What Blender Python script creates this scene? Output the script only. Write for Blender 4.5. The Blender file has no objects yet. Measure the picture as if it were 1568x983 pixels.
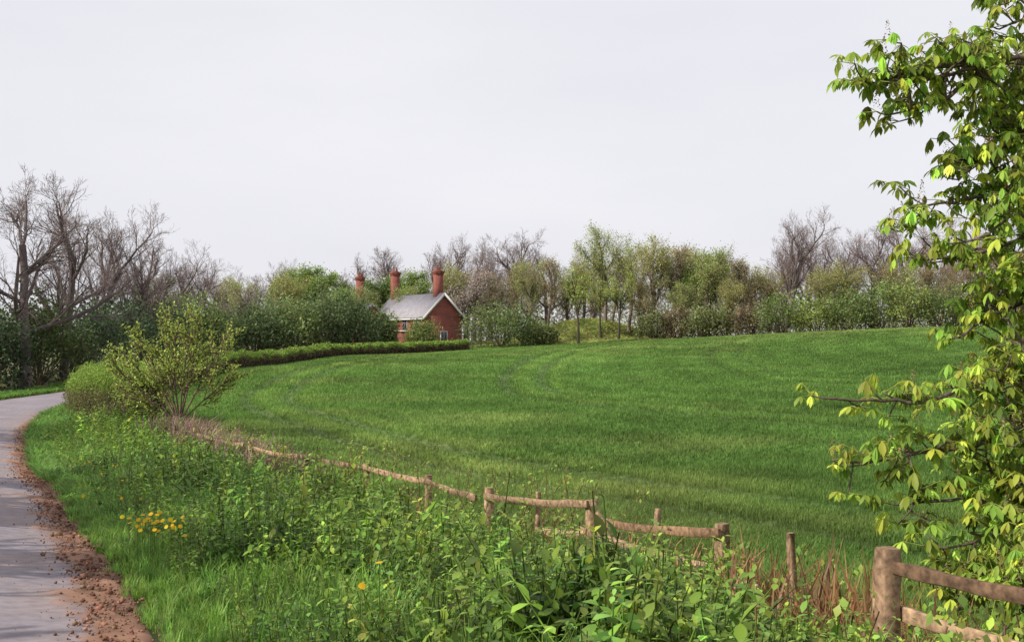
import bpy, math, random
import numpy as np
from mathutils import Vector, Quaternion
rng=np.random.default_rng(11)
E=3.5   # eye level, metres
sc=bpy.context.scene

# ------------------------------------------------------------------ helpers
class Geo:
    def __init__(s): s.v=[];s.f=[];s.c=[];s.m=[];s.n=0
    def add(s,v,f,c,m=0):
        v=np.asarray(v,float).reshape(-1,3); f=np.asarray(f,int)
        c=np.asarray(c,float)
        if c.ndim==1: c=np.tile(c,(len(v),1))
        s.v.append(v); s.f.append(f+s.n); s.c.append(c); s.m.append(np.full(len(f),m)); s.n+=len(v)
    def mesh(s,name,mats,smooth=False):
        V=np.concatenate(s.v); C=np.concatenate(s.c)
        me=bpy.data.meshes.new(name)
        me.vertices.add(len(V)); me.vertices.foreach_set('co',V.astype(np.float32).ravel())
        loops=np.concatenate([f.ravel() for f in s.f])
        cnt=np.concatenate([np.full(len(f),f.shape[1]) for f in s.f])
        st=np.concatenate([[0],np.cumsum(cnt)[:-1]])
        me.loops.add(len(loops)); me.loops.foreach_set('vertex_index',loops.astype(np.int32))
        me.polygons.add(len(cnt)); me.polygons.foreach_set('loop_start',st.astype(np.int32))
        me.polygons.foreach_set('material_index',np.concatenate(s.m).astype(np.int32))
        if smooth: me.polygons.foreach_set('use_smooth',np.ones(len(cnt),bool))
        me.update(calc_edges=True)
        a=me.attributes.new('Col','FLOAT_COLOR','POINT')
        a.data.foreach_set('color',np.concatenate([np.clip(C,0,.95),np.ones((len(C),1))],1).astype(np.float32).ravel())
        for m in mats: me.materials.append(m)
        return me
    def obj(s,name,mats,smooth=False,parent=None,loc=None):
        o=bpy.data.objects.new(name,s.mesh(name,mats,smooth)); sc.collection.objects.link(o)
        if parent: o.parent=parent
        if loc is not None: o.location=loc
        return o

def rotm(yaw,pitch,roll,scale):
    yaw,pitch,roll,scale=np.broadcast_arrays(*[np.asarray(a,float) for a in (yaw,pitch,roll,scale)])
    cy,sy,cp,sp,cr,sr=np.cos(yaw),np.sin(yaw),np.cos(pitch),np.sin(pitch),np.cos(roll),np.sin(roll)
    z=np.zeros_like(cy);o=np.ones_like(cy)
    Z=np.stack([cy,-sy,z,sy,cy,z,z,z,o],-1).reshape(-1,3,3)
    X=np.stack([o,z,z,z,cp,-sp,z,sp,cp],-1).reshape(-1,3,3)
    Y=np.stack([cr,z,sr,z,o,z,-sr,z,cr],-1).reshape(-1,3,3)
    return (Z@X@Y)*scale.reshape(-1,1,1)

def scatter(g,TV,TF,pos,M,col,tcol=None,m=0):
    n=len(pos); T=len(TV)
    if n==0: return
    V=np.einsum('nij,tj->nti',M,TV)+pos[:,None,:]
    F=(TF[None]+(np.arange(n)*T)[:,None,None]).reshape(-1,TF.shape[1])
    col=np.asarray(col,float)
    if col.ndim==1: col=np.tile(col,(n,1))
    C=np.repeat(col[:,None,:],T,1)
    if tcol is not None: C=C*tcol[None]
    g.add(V.reshape(-1,3),F,C.reshape(-1,3),m)

def jit(col,n,a=.25,hue=.12):
    col=np.asarray(col,float)
    k=np.exp(rng.normal(0,a,(n,1)))
    return np.clip(col*k*np.exp(rng.normal(0,hue,(n,3))),0.004,.9)

class Noise:
    def __init__(s,scale,seed,n=14):
        r=np.random.default_rng(seed); a=r.uniform(0,6.28,n); k=2*np.pi/scale*r.uniform(.4,1.8,n)
        s.kx=np.cos(a)*k; s.ky=np.sin(a)*k; s.p=r.uniform(0,6.28,n); s.n=n
    def __call__(s,x,y):
        t=0
        for i in range(s.n): t=t+np.sin(s.kx[i]*x+s.ky[i]*y+s.p[i])
        return t/math.sqrt(s.n/2)/1.6

def inpoly(x,y,poly):
    r=np.zeros(x.shape,bool); n=len(poly)
    for i in range(n):
        x1,y1=poly[i]; x2,y2=poly[(i+1)%n]
        if y1==y2: continue
        c=((y1>y)!=(y2>y))&(x<(x2-x1)*(y-y1)/(y2-y1)+x1)
        r^=c
    return r
def pdist(x,y,pl):
    d=np.full(x.shape,1e9)
    for (x1,y1),(x2,y2) in zip(pl[:-1],pl[1:]):
        dx,dy=x2-x1,y2-y1; t=np.clip(((x-x1)*dx+(y-y1)*dy)/(dx*dx+dy*dy),0,1)
        d=np.minimum(d,np.hypot(x-x1-t*dx,y-y1-t*dy))
    return d
def resample(pl,step,sm=3.0):
    pl=np.array(pl,float); s=np.concatenate([[0],np.cumsum(np.hypot(*np.diff(pl,axis=0).T))])
    t=np.arange(0,s[-1],.5); P=np.stack([np.interp(t,s,pl[:,i]) for i in (0,1)],1)
    w=int(sm/.5); k=np.ones(2*w+1)/(2*w+1)
    Q=np.stack([np.convolve(np.pad(P[:,i],w,mode='reflect',reflect_type='odd'),k,'valid') for i in (0,1)],1)
    s=np.concatenate([[0],np.cumsum(np.hypot(*np.diff(Q,axis=0).T))]); t=np.arange(0,s[-1],step)
    return np.stack([np.interp(t,s,Q[:,i]) for i in (0,1)],1)

# ------------------------------------------------------------------ layout (metres, x right, y away)
ROAD_R=[(1.2,-4),(-.5,2),(-2.1,6.5),(-4,10.5),(-7.4,17.6),(-10.8,24.5),(-13.9,31.5),(-17,40),(-18.9,48),(-19.6,57),(-19.2,66),(-17.8,76),(-15.5,87),(-11.5,98),(-6,111),(4,124)]
FENCE=[(3.5,3.1),(2.75,4.7),(2.1,6.2),(2.2,8.5),(2.0,10.5),(1.53,12.0),(1.0,13.2),(.33,14.5),(-.33,15.5),(-1.34,17.5),(-2.6,19.5),(-4.1,22),(-5.9,25),(-8.3,29)]
HEDGE=[(-11.6,35),(-13.6,37.5),(-16.2,42),(-17.6,50),(-17.4,58),(-17.0,65),(-15.9,76),(-14.2,85),(-10,98),(-4.7,112)]
FAR=[(3.3,120),(14.8,115),(26,105),(34.8,95),(42,90),(60,80),(95,70)]
FIELD=FENCE+HEDGE+FAR+[(95,-5),(8,-5)]
VERGE=[p for p in ROAD_R if -4<p[1]<38]+[(-11.6,35)]+FENCE[::-1]+[(6,-4)]

CP=np.array([(-2.1,6.5,1.8),(-4,10.5,2.0),(-7.4,17.6,2.3),(-13.9,31,2.6),(-17.7,43,2.75),(-23.4,50,2.75),(-24,59,2.75),(0,0,1.75),(-5,0,1.7),(-12,8,1.9),(-20,25,2.5),(-30,50,2.7),(-30,70,2.4),
(-22,70,2.4),(-17,90,1.7),(-8,115,1.2),(2.1,6.2,2.2),(2.1,9,2.55),(2.0,10.5,2.75),(1,13.2,2.9),(-.33,15.5,3.05),(-4.1,22,3.2),(-8.3,29,3.1),(-10.1,33,2.9),(3.4,3,2.0),
(1.1,28,3.1),(2.2,16.8,3.05),(-4.3,39,2.85),(3.4,50,2.4),(14,38,2.2),(6,12,2.75),(10,20,2.6),(25,50,1.2),(20,25,2.3),(15,75,1.1),
(-17.2,65,1.85),(-14.4,85,1.4),(-4.7,115,1.1),(3.3,120,.7),(14.8,115,.14),(26,105,-.5),(34.8,95,-.96),(42,90,-1.1),(70,70,-1.5),(50,40,0),
(-8,125,1.0),(20,150,.6),(50,130,.2),(36,118,-.1),(-40,100,1.8),(-60,60,2.3),(0,250,1),(100,200,0),(-150,150,1.5),(0,-50,1.5),(60,-20,1),(-60,-20,2)],float)
def tps_fit(P,z,lam=2.0):
    n=len(P); d=np.hypot(P[:,None,0]-P[None,:,0],P[:,None,1]-P[None,:,1]); K=np.where(d>0,d*d*np.log(d+1e-9),0)+lam*np.eye(n)
    A=np.zeros((n+3,n+3)); A[:n,:n]=K; A[:n,n]=1; A[:n,n+1:]=P; A[n,:n]=1; A[n+1:,:n]=P.T
    return np.linalg.solve(A,np.concatenate([z,[0,0,0]]))
W=tps_fit(CP[:,:2],E-CP[:,2])
def h(x,y):
    x=np.asarray(x,float);y=np.asarray(y,float); sh=x.shape; x=x.ravel();y=y.ravel()
    r=np.hypot(x,y); k=np.where(r>190,190/np.maximum(r,1),1.); X=x*k;Y=y*k
    z=np.full(x.shape,W[-3])+W[-2]*X+W[-1]*Y
    for i in range(len(CP)):
        d2=(X-CP[i,0])**2+(Y-CP[i,1])**2; z+=W[i]*.5*d2*np.log(d2+1e-9)
    z+=2.9*np.exp(-((x-9)/8)**2-((y-134)/6)**2)
    return z.reshape(sh)
def h1(x,y): return float(h(np.array([x]),np.array([y]))[0])

# ------------------------------------------------------------------ materials
def mat_base(name):
    m=bpy.data.materials.new(name); m.use_nodes=True; nt=m.node_tree
    return m,nt,nt.nodes,nt.links,nt.nodes['Principled BSDF']
def leaf_mat(name,trans=.35,rough=.55,spec=.35):
    m,nt,N,L,b=mat_base(name)
    a=N.new('ShaderNodeAttribute'); a.attribute_name='Col'
    L.new(a.outputs['Color'],b.inputs['Base Color']); b.inputs['Roughness'].default_value=rough
    b.inputs['Specular IOR Level'].default_value=spec
    t=N.new('ShaderNodeBsdfTranslucent'); L.new(a.outputs['Color'],t.inputs['Color'])
    mx=N.new('ShaderNodeMixShader'); mx.inputs[0].default_value=trans
    L.new(b.outputs[0],mx.inputs[1]);L.new(t.outputs[0],mx.inputs[2]);L.new(mx.outputs[0],N['Material Output'].inputs[0])
    return m
def surf_mat(name,scale=8,amp=.5,bump=.3,rough=.9,bdist=.05,detail=6):
    m,nt,N,L,b=mat_base(name)
    a=N.new('ShaderNodeAttribute'); a.attribute_name='Col'
    g=N.new('ShaderNodeNewGeometry'); n=N.new('ShaderNodeTexNoise'); n.inputs['Scale'].default_value=scale; n.inputs['Detail'].default_value=detail
    L.new(g.outputs['Position'],n.inputs['Vector'])
    r=N.new('ShaderNodeMapRange'); r.inputs[1].default_value=.3;r.inputs[2].default_value=.7;r.inputs[3].default_value=1-amp;r.inputs[4].default_value=1+amp
    L.new(n.outputs[0],r.inputs[0])
    mu=N.new('ShaderNodeVectorMath'); mu.operation='MULTIPLY'; L.new(a.outputs['Color'],mu.inputs[0]); L.new(r.outputs[0],mu.inputs[1])
    L.new(mu.outputs[0],b.inputs['Base Color']); b.inputs['Roughness'].default_value=rough; b.inputs['Specular IOR Level'].default_value=.2
    bu=N.new('ShaderNodeBump'); bu.inputs['Strength'].default_value=bump; bu.inputs['Distance'].default_value=bdist
    L.new(n.outputs[0],bu.inputs['Height']); L.new(bu.outputs[0],b.inputs['Normal'])
    return m
M_leaf=leaf_mat('foliage_leaf',.42,.5,.3); M_far=leaf_mat('shrub_leaf',.42,.8,.08); M_crop=leaf_mat('wheat_blade',.5,.7,.12)
M_bark=surf_mat('bark',14,.4,.5); M_ground=surf_mat('ground_soil_grass',3.0,.35,.5)
M_road=surf_mat('worn_asphalt',9,.18,.25,.92,.01,10); M_mud=surf_mat('dry_mud',14,.35,.8,.95,.04)
M_wood=surf_mat('weathered_wood',20,.55,.7,.9,.012)
def brick_mat():
    m,nt,N,L,b=mat_base('red_brick')
    tc=N.new('ShaderNodeTexCoord')
    sep=N.new('ShaderNodeSeparateXYZ'); L.new(tc.outputs['Object'],sep.inputs[0]); ad=N.new('ShaderNodeMath'); L.new(sep.outputs[0],ad.inputs[0]); L.new(sep.outputs[1],ad.inputs[1])
    cb=N.new('ShaderNodeCombineXYZ'); L.new(ad.outputs[0],cb.inputs[0]); L.new(sep.outputs[2],cb.inputs[1])
    br=N.new('ShaderNodeTexBrick'); br.inputs['Scale'].default_value=4.4; br.inputs['Color1'].default_value=(.27,.065,.045,1);br.inputs['Color2'].default_value=(.19,.045,.035,1);br.inputs['Mortar'].default_value=(.3,.2,.16,1);br.inputs['Mortar Size'].default_value=.012
    L.new(cb.outputs[0],br.inputs['Vector']); no=N.new('ShaderNodeTexNoise'); no.inputs['Scale'].default_value=1.2; no.inputs['Detail'].default_value=5; L.new(tc.outputs['Object'],no.inputs['Vector'])
    r=N.new('ShaderNodeMapRange'); r.inputs[3].default_value=.5;r.inputs[4].default_value=1.35; L.new(no.outputs[0],r.inputs[0])
    mu=N.new('ShaderNodeVectorMath'); mu.operation='MULTIPLY'; L.new(br.outputs[0],mu.inputs[0]);L.new(r.outputs[0],mu.inputs[1]); L.new(mu.outputs[0],b.inputs['Base Color']); b.inputs['Roughness'].default_value=.9
    return m
def slate_mat():
    m,nt,N,L,b=mat_base('slate_roof')
    tc=N.new('ShaderNodeTexCoord'); sep=N.new('ShaderNodeSeparateXYZ'); L.new(tc.outputs['Object'],sep.inputs[0]); cb=N.new('ShaderNodeCombineXYZ'); L.new(sep.outputs[1],cb.inputs[0]); L.new(sep.outputs[2],cb.inputs[1])
    br=N.new('ShaderNodeTexBrick'); br.inputs['Scale'].default_value=2.5; br.inputs['Color1'].default_value=(.24,.23,.26,1);br.inputs['Color2'].default_value=(.32,.30,.33,1);br.inputs['Mortar'].default_value=(.13,.13,.15,1);br.inputs['Mortar Size'].default_value=.02
    L.new(cb.outputs[0],br.inputs['Vector']); no=N.new('ShaderNodeTexNoise'); no.inputs['Scale'].default_value=.9; no.inputs['Detail'].default_value=5; L.new(tc.outputs['Object'],no.inputs['Vector'])
    r=N.new('ShaderNodeMapRange'); r.inputs[3].default_value=.75;r.inputs[4].default_value=1.4; L.new(no.outputs[0],r.inputs[0])
    mu=N.new('ShaderNodeVectorMath'); mu.operation='MULTIPLY'; L.new(br.outputs[0],mu.inputs[0]);L.new(r.outputs[0],mu.inputs[1]); L.new(mu.outputs[0],b.inputs['Base Color']); b.inputs['Roughness'].default_value=.6
    return m
def flat_mat(name,c,rough=.6,scale=4,var=.12):
    m,nt,N,L,b=mat_base(name); no=N.new('ShaderNodeTexNoise'); no.inputs['Scale'].default_value=scale; no.inputs['Detail'].default_value=4
    r=N.new('ShaderNodeMix'); r.data_type='RGBA'; r.inputs[6].default_value=(*[x*(1-var) for x in c],1); r.inputs[7].default_value=(*[min(1,x*(1+var)) for x in c],1)
    L.new(no.outputs[0],r.inputs[0]); L.new(r.outputs[2],b.inputs['Base Color']); b.inputs['Roughness'].default_value=rough
    return m
M_brick=brick_mat(); M_slate=slate_mat(); M_white=flat_mat('white_paint',(.66,.66,.64)); M_glass=flat_mat('window_glass',(.03,.035,.045),.08); M_pot=flat_mat('clay_pot',(.27,.10,.06))

# ------------------------------------------------------------------ leaf templates
def leaflet(w=.36,fold=.10,droop=.25):
    z=lambda t:-droop*t*t
    V=np.array([(0,0,0),(-w*.42,.35,z(.35)+fold*.5),(0,.35,z(.35)),(w*.42,.35,z(.35)+fold*.5),(-w*.5,.68,z(.68)+fold*.6),(0,.68,z(.68)),(w*.5,.68,z(.68)+fold*.6),(0,1,z(1))],float)
    F=np.array([(0,2,1),(0,3,2),(1,2,4),(2,5,4),(2,3,5),(3,6,5),(4,5,7),(5,6,7)])
    return V,F
DIA=(np.array([(0,-.5,0),(-.33,0,.1),(.33,0,.1),(0,.5,0)],float),np.array([(0,2,1),(1,2,3)]))
def rand_leaves(g,pos,size,col,m=0):
    n=len(pos); scatter(g,DIA[0],DIA[1],pos,rotm(rng.uniform(0,6.28,n),rng.normal(0,.9,n),rng.uniform(-.9,.9,n),size*rng.uniform(.6,1.4,n)),col,m=m)

def prism(g,segs,k,col,m=0):
    if not segs: return
    A=np.array([s[0] for s in segs],float);B=np.array([s[1] for s in segs],float);ra=np.array([s[2] for s in segs]);rb=np.array([s[3] for s in segs])
    d=B-A; d/=np.linalg.norm(d,axis=1,keepdims=True)+1e-9
    up=np.where(np.abs(d[:,2:3])>.9,np.array([[1.,0,0]]),np.array([[0,0,1.]]))
    u=np.cross(d,up); u/=np.linalg.norm(u,axis=1,keepdims=True)+1e-9; w=np.cross(d,u)
    a=np.arange(k)*2*np.pi/k; ca,sa=np.cos(a),np.sin(a)
    ring=lambda P,r:P[:,None]+r[:,None,None]*(u[:,None]*ca[None,:,None]+w[:,None]*sa[None,:,None])
    V=np.concatenate([ring(A,ra),ring(B+d*rb[:,None]*.4,rb)],1).reshape(-1,3)
    i=np.arange(k);j=(i+1)%k; T=np.stack([i,j,j+k,i+k],1)
    F=(T[None]+(np.arange(len(segs))*2*k)[:,None,None]).reshape(-1,4)
    n=len(segs); c=np.repeat(jit(col,n,.12,.04),2*k,0)
    g.add(V,F,c,m)

def gen_tree(seed,lev=4,ratio=(.62,.60,.58,.55,.6),ang=(.75,.7,.7,.7,.7),start=1,r0=.028,up=.10,wob=.16,kids=(2,2,2,1.6,1.),trunk=.62,n=(5,4,3,3,2,2),cr=.6):
    R=random.Random(seed); segs=[];tips=[]
    def grow(p,d,L,r,l):
        nn=n[l]; s=L/nn
        for i in range(nn):
            wv=wob*(.35 if l==0 else 1)
            d=(d+Vector((R.gauss(0,wv),R.gauss(0,wv),R.gauss(0,wv)+up*(l>0)))).normalized()
            q=p+d*s; r2=max(r*(1-.5/nn) if i<nn-1 or l<1 else r*.6,.0003)
            segs.append((tuple(p),tuple(q),r,r2,l))
            if l>=2: tips.append(tuple(q))
            if l<lev and (l>0 or i>=start):
                k=kids[l]; k=int(k)+(R.random()<k-int(k))
                for _ in range(k):
                    a=ang[l]*R.uniform(.6,1.25); ax=d.orthogonal()
                    ax=Quaternion(d,R.uniform(0,6.28))@ax; cd=Quaternion(ax,a)@d
                    grow(q,cd,L*ratio[l]*R.uniform(.7,1.15)*(1-.35*i/nn),r2*cr,l+1)
            p=q;r=r2
    grow(Vector((0,0,0)),Vector((0,0,1)),trunk,r0,0)
    zmax=max(s[1][2] for s in segs); k=1/zmax
    segs=[(tuple(np.array(a)*k),tuple(np.array(b)*k),ra*k,rb*k,l) for a,b,ra,rb,l in segs]
    return segs,np.array(tips)*k
def tree_geo(seed,bark=(.10,.075,.075),leaf=None,nl=3,ls=.012,sp=.02,minr=.0008,frac=1.,**kw):
    segs,tips=gen_tree(seed,**kw); g=Geo(); bark=np.array(bark)
    big=[s for s in segs if s[4]<=1]; sm=[(s[0],s[1],max(s[2],minr),max(s[3],minr*.75)) for s in segs if s[4]in(2,3)]
    tw=[(s[0],s[1],minr*.8,minr*.5) for s in segs if s[4]>3]
    prism(g,big,6,bark*.65); prism(g,sm,3,bark*.9); prism(g,tw,3,bark*1.2)
    if leaf is not None:
        t=tips[rng.random(len(tips))<frac]; P=np.repeat(t,nl,0)+rng.normal(0,sp,(len(t)*nl,3)); 
        rand_leaves(g,P,ls,jit(leaf,len(P),.3,.1),m=1)
    return g

# ------------------------------------------------------------------ ground
def axis(lo,hi,step,far,growth=1.25):
    c=list(np.arange(lo,hi+step,step)); s=step
    a=[lo];b=[c[-1]]
    while a[-1]>-far: s*=growth; a.append(a[-1]-s)
    s=step
    while b[-1]<far: s*=growth; b.append(b[-1]+s)
    return np.array(a[1:][::-1]+c+b[1:])
gx=axis(-36,60,.5,1600); gy=axis(-6,150,.5,1600)
GX,GY=np.meshgrid(gx,gy); GZ=h(GX,GY)
cl=resample(ROAD_R,.15); tan=np.gradient(cl,axis=0); tan/=np.hypot(*tan.T)[:,None]; nl=np.stack([-tan[:,1],tan[:,0]],1)
RW=4.4
mid=[tuple(p) for p in (cl+nl*RW/2)[::20]]
infield=inpoly(GX,GY,FIELD); dr=pdist(GX,GY,mid)
GZ=GZ-np.where(dr<RW/2+.1,.07,0)
fb=[tuple(p) for p in resample(FENCE+HEDGE,2.0,8.0)]+FAR[:1]
fbx=FENCE+HEDGE+FAR[:1]
nA,nB,nC,nD=Noise(22,5),Noise(5,6),Noise(60,9),Noise(2,10)
def crop_col(x,y):
    d=pdist(x,y,fb); dx_=pdist(x,y,fbx)
    c=np.array([.138,.250,.058])*np.ones(x.shape+(3,))
    v=1+.13*nA(x,y)+.10*nB(x,y)+.07*nD(x,y)
    ye=np.clip(nC(x,y)*.5+.4*nB(x*.4,y)+.15,0,1)
    c=c*v[...,None]*(1+ye[...,None]*np.array([.6,.22,.5]))
    c=c*(1+.07*np.sin(d*2*np.pi/3.0+nB(x,y))[...,None])
    tl=np.zeros(x.shape); ed=np.zeros(x.shape)
    for k,a in ((6,1.),(18,1.),(30,.6)):
        for o in (-.95,.95):
            q=d-k-o-.2*nA(x*.5,y*.5)
            tl=np.maximum(tl,a*np.exp(-(q/.36)**2)); ed=np.maximum(ed,a*np.exp(-((q-.8)/.5)**2))
    c=c*(1-.42*tl[...,None])*(1+.22*ed[...,None]*np.array([1.4,1,1]))
    return c,tl,dx_
cc,_,dd=crop_col(GX,GY)
verge_c=np.array([.08,.12,.03])*np.ones(GX.shape+(3,))*(1+.3*nB(GX,GY))[...,None]
wood_c=np.array([.13,.13,.06])*np.ones(GX.shape+(3,))*(1+.25*nB(GX,GY))[...,None]
hill_c=np.array([.26,.28,.10])
col=np.where(infield[...,None],cc*np.array([.6,.6,.6]),np.where((GY<60)[...,None],verge_c,wood_c))
mk=np.exp(-((GX-9)/9)**2-((GY-134)/8)**2)[...,None]; col=np.where(infield[...,None],col,col*(1-mk)+hill_c*mk)
g=Geo(); ny,nx=GX.shape; idx=np.arange(ny*nx).reshape(ny,nx)
F=np.stack([idx[:-1,:-1],idx[:-1,1:],idx[1:,1:],idx[1:,:-1]],-1).reshape(-1,4)
g.add(np.stack([GX,GY,GZ],-1),F,np.clip(col,0.01,1).reshape(-1,3)); g.obj('ground',[M_ground],True)

# ------------------------------------------------------------------ road
rows=[i for i in range(len(cl)) if i<320 or i%4==0]
C=cl[rows];Nn=nl[rows]; us=np.linspace(-.15,RW,64)
X=C[:,None,0]+Nn[:,None,0]*us; Y=C[:,None,1]+Nn[:,None,1]*us
nm=Noise(1.1,21);nf=Noise(.28,22);nn2=Noise(2.6,23)
edge=.34+.11*nm(X,Y)+.07*nf(X,Y)
mud=np.clip((edge-us[None])/.10,0,1)*np.ones_like(X)
Z=h(X,Y)-.012+.03*(1-((us-2.1)/2.3)**2)[None]+mud*(.010*nf(X,Y)+.008*nm(X,Y)+.010)
Z[:,0]-=.12
asph=np.array([.235,.21,.235])*(1+.10*nn2(X,Y)+.06*nf(X,Y))[...,None]
dirt=np.array([.19,.105,.07])*(1+.25*nm(X,Y)+.25*nf(X,Y))[...,None]
wash=np.clip((1.0+.45*nn2(X,Y)+.2*nm(X,Y)-us[None])/.9,0,1)*.5
base=asph*(1-wash[...,None])+np.array([.26,.185,.15])*wash[...,None]
col=base*(1-mud[...,None])+dirt*mud[...,None]
lm=np.clip((us[None]-RW+.35+.1*nm(X,Y))/.2,0,1)[...,None]; col=col*(1-lm)+dirt*lm
idx=np.arange(X.size).reshape(X.shape); F=np.stack([idx[:-1,:-1],idx[1:,:-1],idx[1:,1:],idx[:-1,1:]],-1).reshape(-1,4)
g=Geo(); g.add(np.stack([X,Y,Z],-1),F,np.clip(col,.02,1).reshape(-1,3)); g.obj('country_road',[M_road],True)
ico=np.array([(0,0,1),(.9,0,.2),(.2,.9,.15),(-.8,.4,.2),(-.5,-.8,.1),(.6,-.7,.25),(0,0,-.6)],float)
icf=np.array([(0,1,2),(0,2,3),(0,3,4),(0,4,5),(0,5,1),(6,2,1),(6,3,2),(6,4,3),(6,5,4),(6,1,5)])
n=9500; i=(rng.random(n)**1.5*250).astype(int)+20; u=np.clip(np.where(rng.random(n)<.93,rng.normal(.12,.14,n),rng.normal(.4,.3,n)),-.15,1.2)
x=cl[i,0]+nl[i,0]*u+rng.normal(0,.04,n);y=cl[i,1]+nl[i,1]*u+rng.normal(0,.06,n)
g=Geo(); P=np.stack([x,y,h(x,y)+.004+rng.uniform(0,.015,n)],1); Mx=rotm(rng.uniform(0,6.28,n),rng.normal(0,.4,n),rng.normal(0,.4,n),np.exp(rng.normal(-4.85,.55,n))*np.where(u>.4,.5,1))
scatter(g,ico,icf,P,Mx,jit((.19,.10,.065),n,.35,.08)); g.obj('mud_clods',[M_mud])

# ------------------------------------------------------------------ wheat crop
def blades_template(k,seed,wid,lean=.5,spread=.25):
    r=np.random.default_rng(seed);V=[];F=[]
    for i in range(k):
        a=r.uniform(0,6.28);b=r.uniform(0,6.28); o=r.uniform(0,spread)*np.array([math.cos(b),math.sin(b),0]);L=r.uniform(.6,1.1)
        d=np.array([math.cos(a),math.sin(a),0]);s=np.array([-d[1],d[0],0])*wid;le=r.uniform(.1,lean)
        m=o+d*le*.35*L+np.array([0,0,.6*L]);t=o+d*le*L+np.array([0,0,(1-.25*le)*L])
        j=len(V);V+= [o-s*.8,o+s*.8,m+s,m-s,t];F+=[(j,j+1,j+2),(j,j+2,j+3),(j+3,j+2,j+4)]
    return np.array(V),np.array(F)
n=340000
yy=6*np.exp(rng.random(n)**.92*math.log(125/6)); th=rng.uniform(-.33,.58,n); xx=yy*th
ok=inpoly(xx,yy,FIELD); xx,yy=xx[ok],yy[ok]
c,tl,d=crop_col(xx,yy); k=(rng.random(len(xx))>tl*.7)&(d>.5); xx,yy,c,d,tl=xx[k],yy[k],c[k],d[k],tl[k]
g=Geo(); zz=h(xx,yy); sz=.17*(1+.10*rng.normal(size=len(xx))+.08*nD(xx,yy))*(1-.45*tl)*np.clip(.55+d*.4,0,1)
sel=rng.integers(0,4,len(xx)); band=np.digitize(yy,[14,26,45,75])
for s in range(4):
    for b_,(nb,wd_,sp_) in enumerate([(4,.028,.5),(4,.045,.7),(3,.08,1.1),(3,.13,1.7),(3,.21,2.6)]):
        q=(sel==s)&(band==b_); TV,TF=blades_template(nb,50+s+10*b_,wd_,.6,sp_)
        M=rotm(rng.uniform(0,6.28,q.sum()),0,0,sz[q])
        scatter(g,TV,TF,np.stack([xx[q],yy[q],zz[q]-.01],1),M,c[q]*np.exp(rng.normal(0,.15,(q.sum(),1))))
g.obj('wheat_crop',[M_crop])

# ------------------------------------------------------------------ verge vegetation
def add_leaf(V,F,Ct,base,yaw,pitch,L,w,c,fold=.08,droop=.3):
    tv,tf=leaflet(w,fold,droop); M=rotm(yaw,pitch,0,L)[0]; j=sum(len(a) for a in V); V.append(tv@M.T+base);F.append(tf+j);Ct.append(np.tile(c,(8,1)))
def stem(V,F,Ct,a,b,r,c):
    a=np.array(a);b=np.array(b);j=sum(len(q) for q in V)
    V.append(np.array([a+(r,0,0),a+(-r*.5,r*.8,0),a+(-r*.5,-r*.8,0),b+(r*.6,0,0),b+(-r*.3,r*.5,0),b+(-r*.3,-r*.5,0)]))
    F.append(np.array([(0,1,4),(0,4,3),(1,2,5),(1,5,4),(2,0,3),(2,3,5)])+j);Ct.append(np.tile(c,(6,1)))
def fin(V,F,Ct): return np.concatenate(V),np.concatenate(F),np.concatenate(Ct)
def nettle(seed):
    r=np.random.default_rng(seed);V=[];F=[];Ct=[]; p=np.zeros(3);ln=r.normal(0,.16,2);yaw=r.uniform(0,3);n=9
    for i in range(n):
        q=p+np.array([ln[0]/n*1.5,ln[1]/n*1.5,1/n]); stem(V,F,Ct,p,q,.007,(.8,.75,.8)); p=q
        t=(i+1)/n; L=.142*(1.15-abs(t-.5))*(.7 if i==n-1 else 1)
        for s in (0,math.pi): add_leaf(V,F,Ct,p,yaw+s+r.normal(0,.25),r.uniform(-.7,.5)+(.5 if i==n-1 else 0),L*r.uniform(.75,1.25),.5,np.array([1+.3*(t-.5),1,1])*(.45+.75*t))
        yaw+=1.57
    return fin(V,F,Ct)
def parsley(seed):
    r=np.random.default_rng(seed);V=[];F=[];Ct=[]
    for k in range(6):
        a=k*1.05+r.normal(0,.3);L=r.uniform(.6,1);d=np.array([math.cos(a),math.sin(a),0]);n=8;prev=np.zeros(3)
        for i in range(1,n+1):
            t=i/n; p=d*L*(.75*t**1.4)+np.array([0,0,L*(1.0*t-.42*t*t)]); stem(V,F,Ct,prev,p,.005,(.9,.9,.9)); prev=p
            if i>2:
                for s in (-1,1): 
                    ll=.19*(1.15-t)*r.uniform(.8,1.2)
                    for q in (.3,.65,1.): add_leaf(V,F,Ct,p+np.array([-d[1],d[0],0])*s*ll*q,a-1.57+s*1.0+r.normal(0,.4),r.normal(0,.35),ll*.55,.5,(1,1.02,1))
    return fin(V,F,Ct)
def dock(seed):
    r=np.random.default_rng(seed);V=[];F=[];Ct=[]
    for k in range(7): add_leaf(V,F,Ct,np.zeros(3),k*.9+r.normal(0,.3),r.uniform(.4,1.2),r.uniform(.6,1),.32,np.array([1,1,1])*r.uniform(.8,1.2),.06,.5)
    return fin(V,F,Ct)
rr_near=[p for p in ROAD_R if p[1]<45]
def vsample(n,ylo=2.2,yhi=37):
    x=rng.uniform(-18,6,n*5);y=rng.uniform(ylo,yhi,n*5); ok=inpoly(x,y,VERGE)&(x>-.52*y-1)&(x<.55*y+1.0); return x[ok][:n],y[ok][:n]
g=Geo(); patch=Noise(1.8,41);patch2=Noise(3.0,42);patch3=Noise(.9,43)
x,y=vsample(17000,3.5); keep=rng.random(len(x))<np.clip(10/y,.28,1); x,y=x[keep],y[keep]
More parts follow.
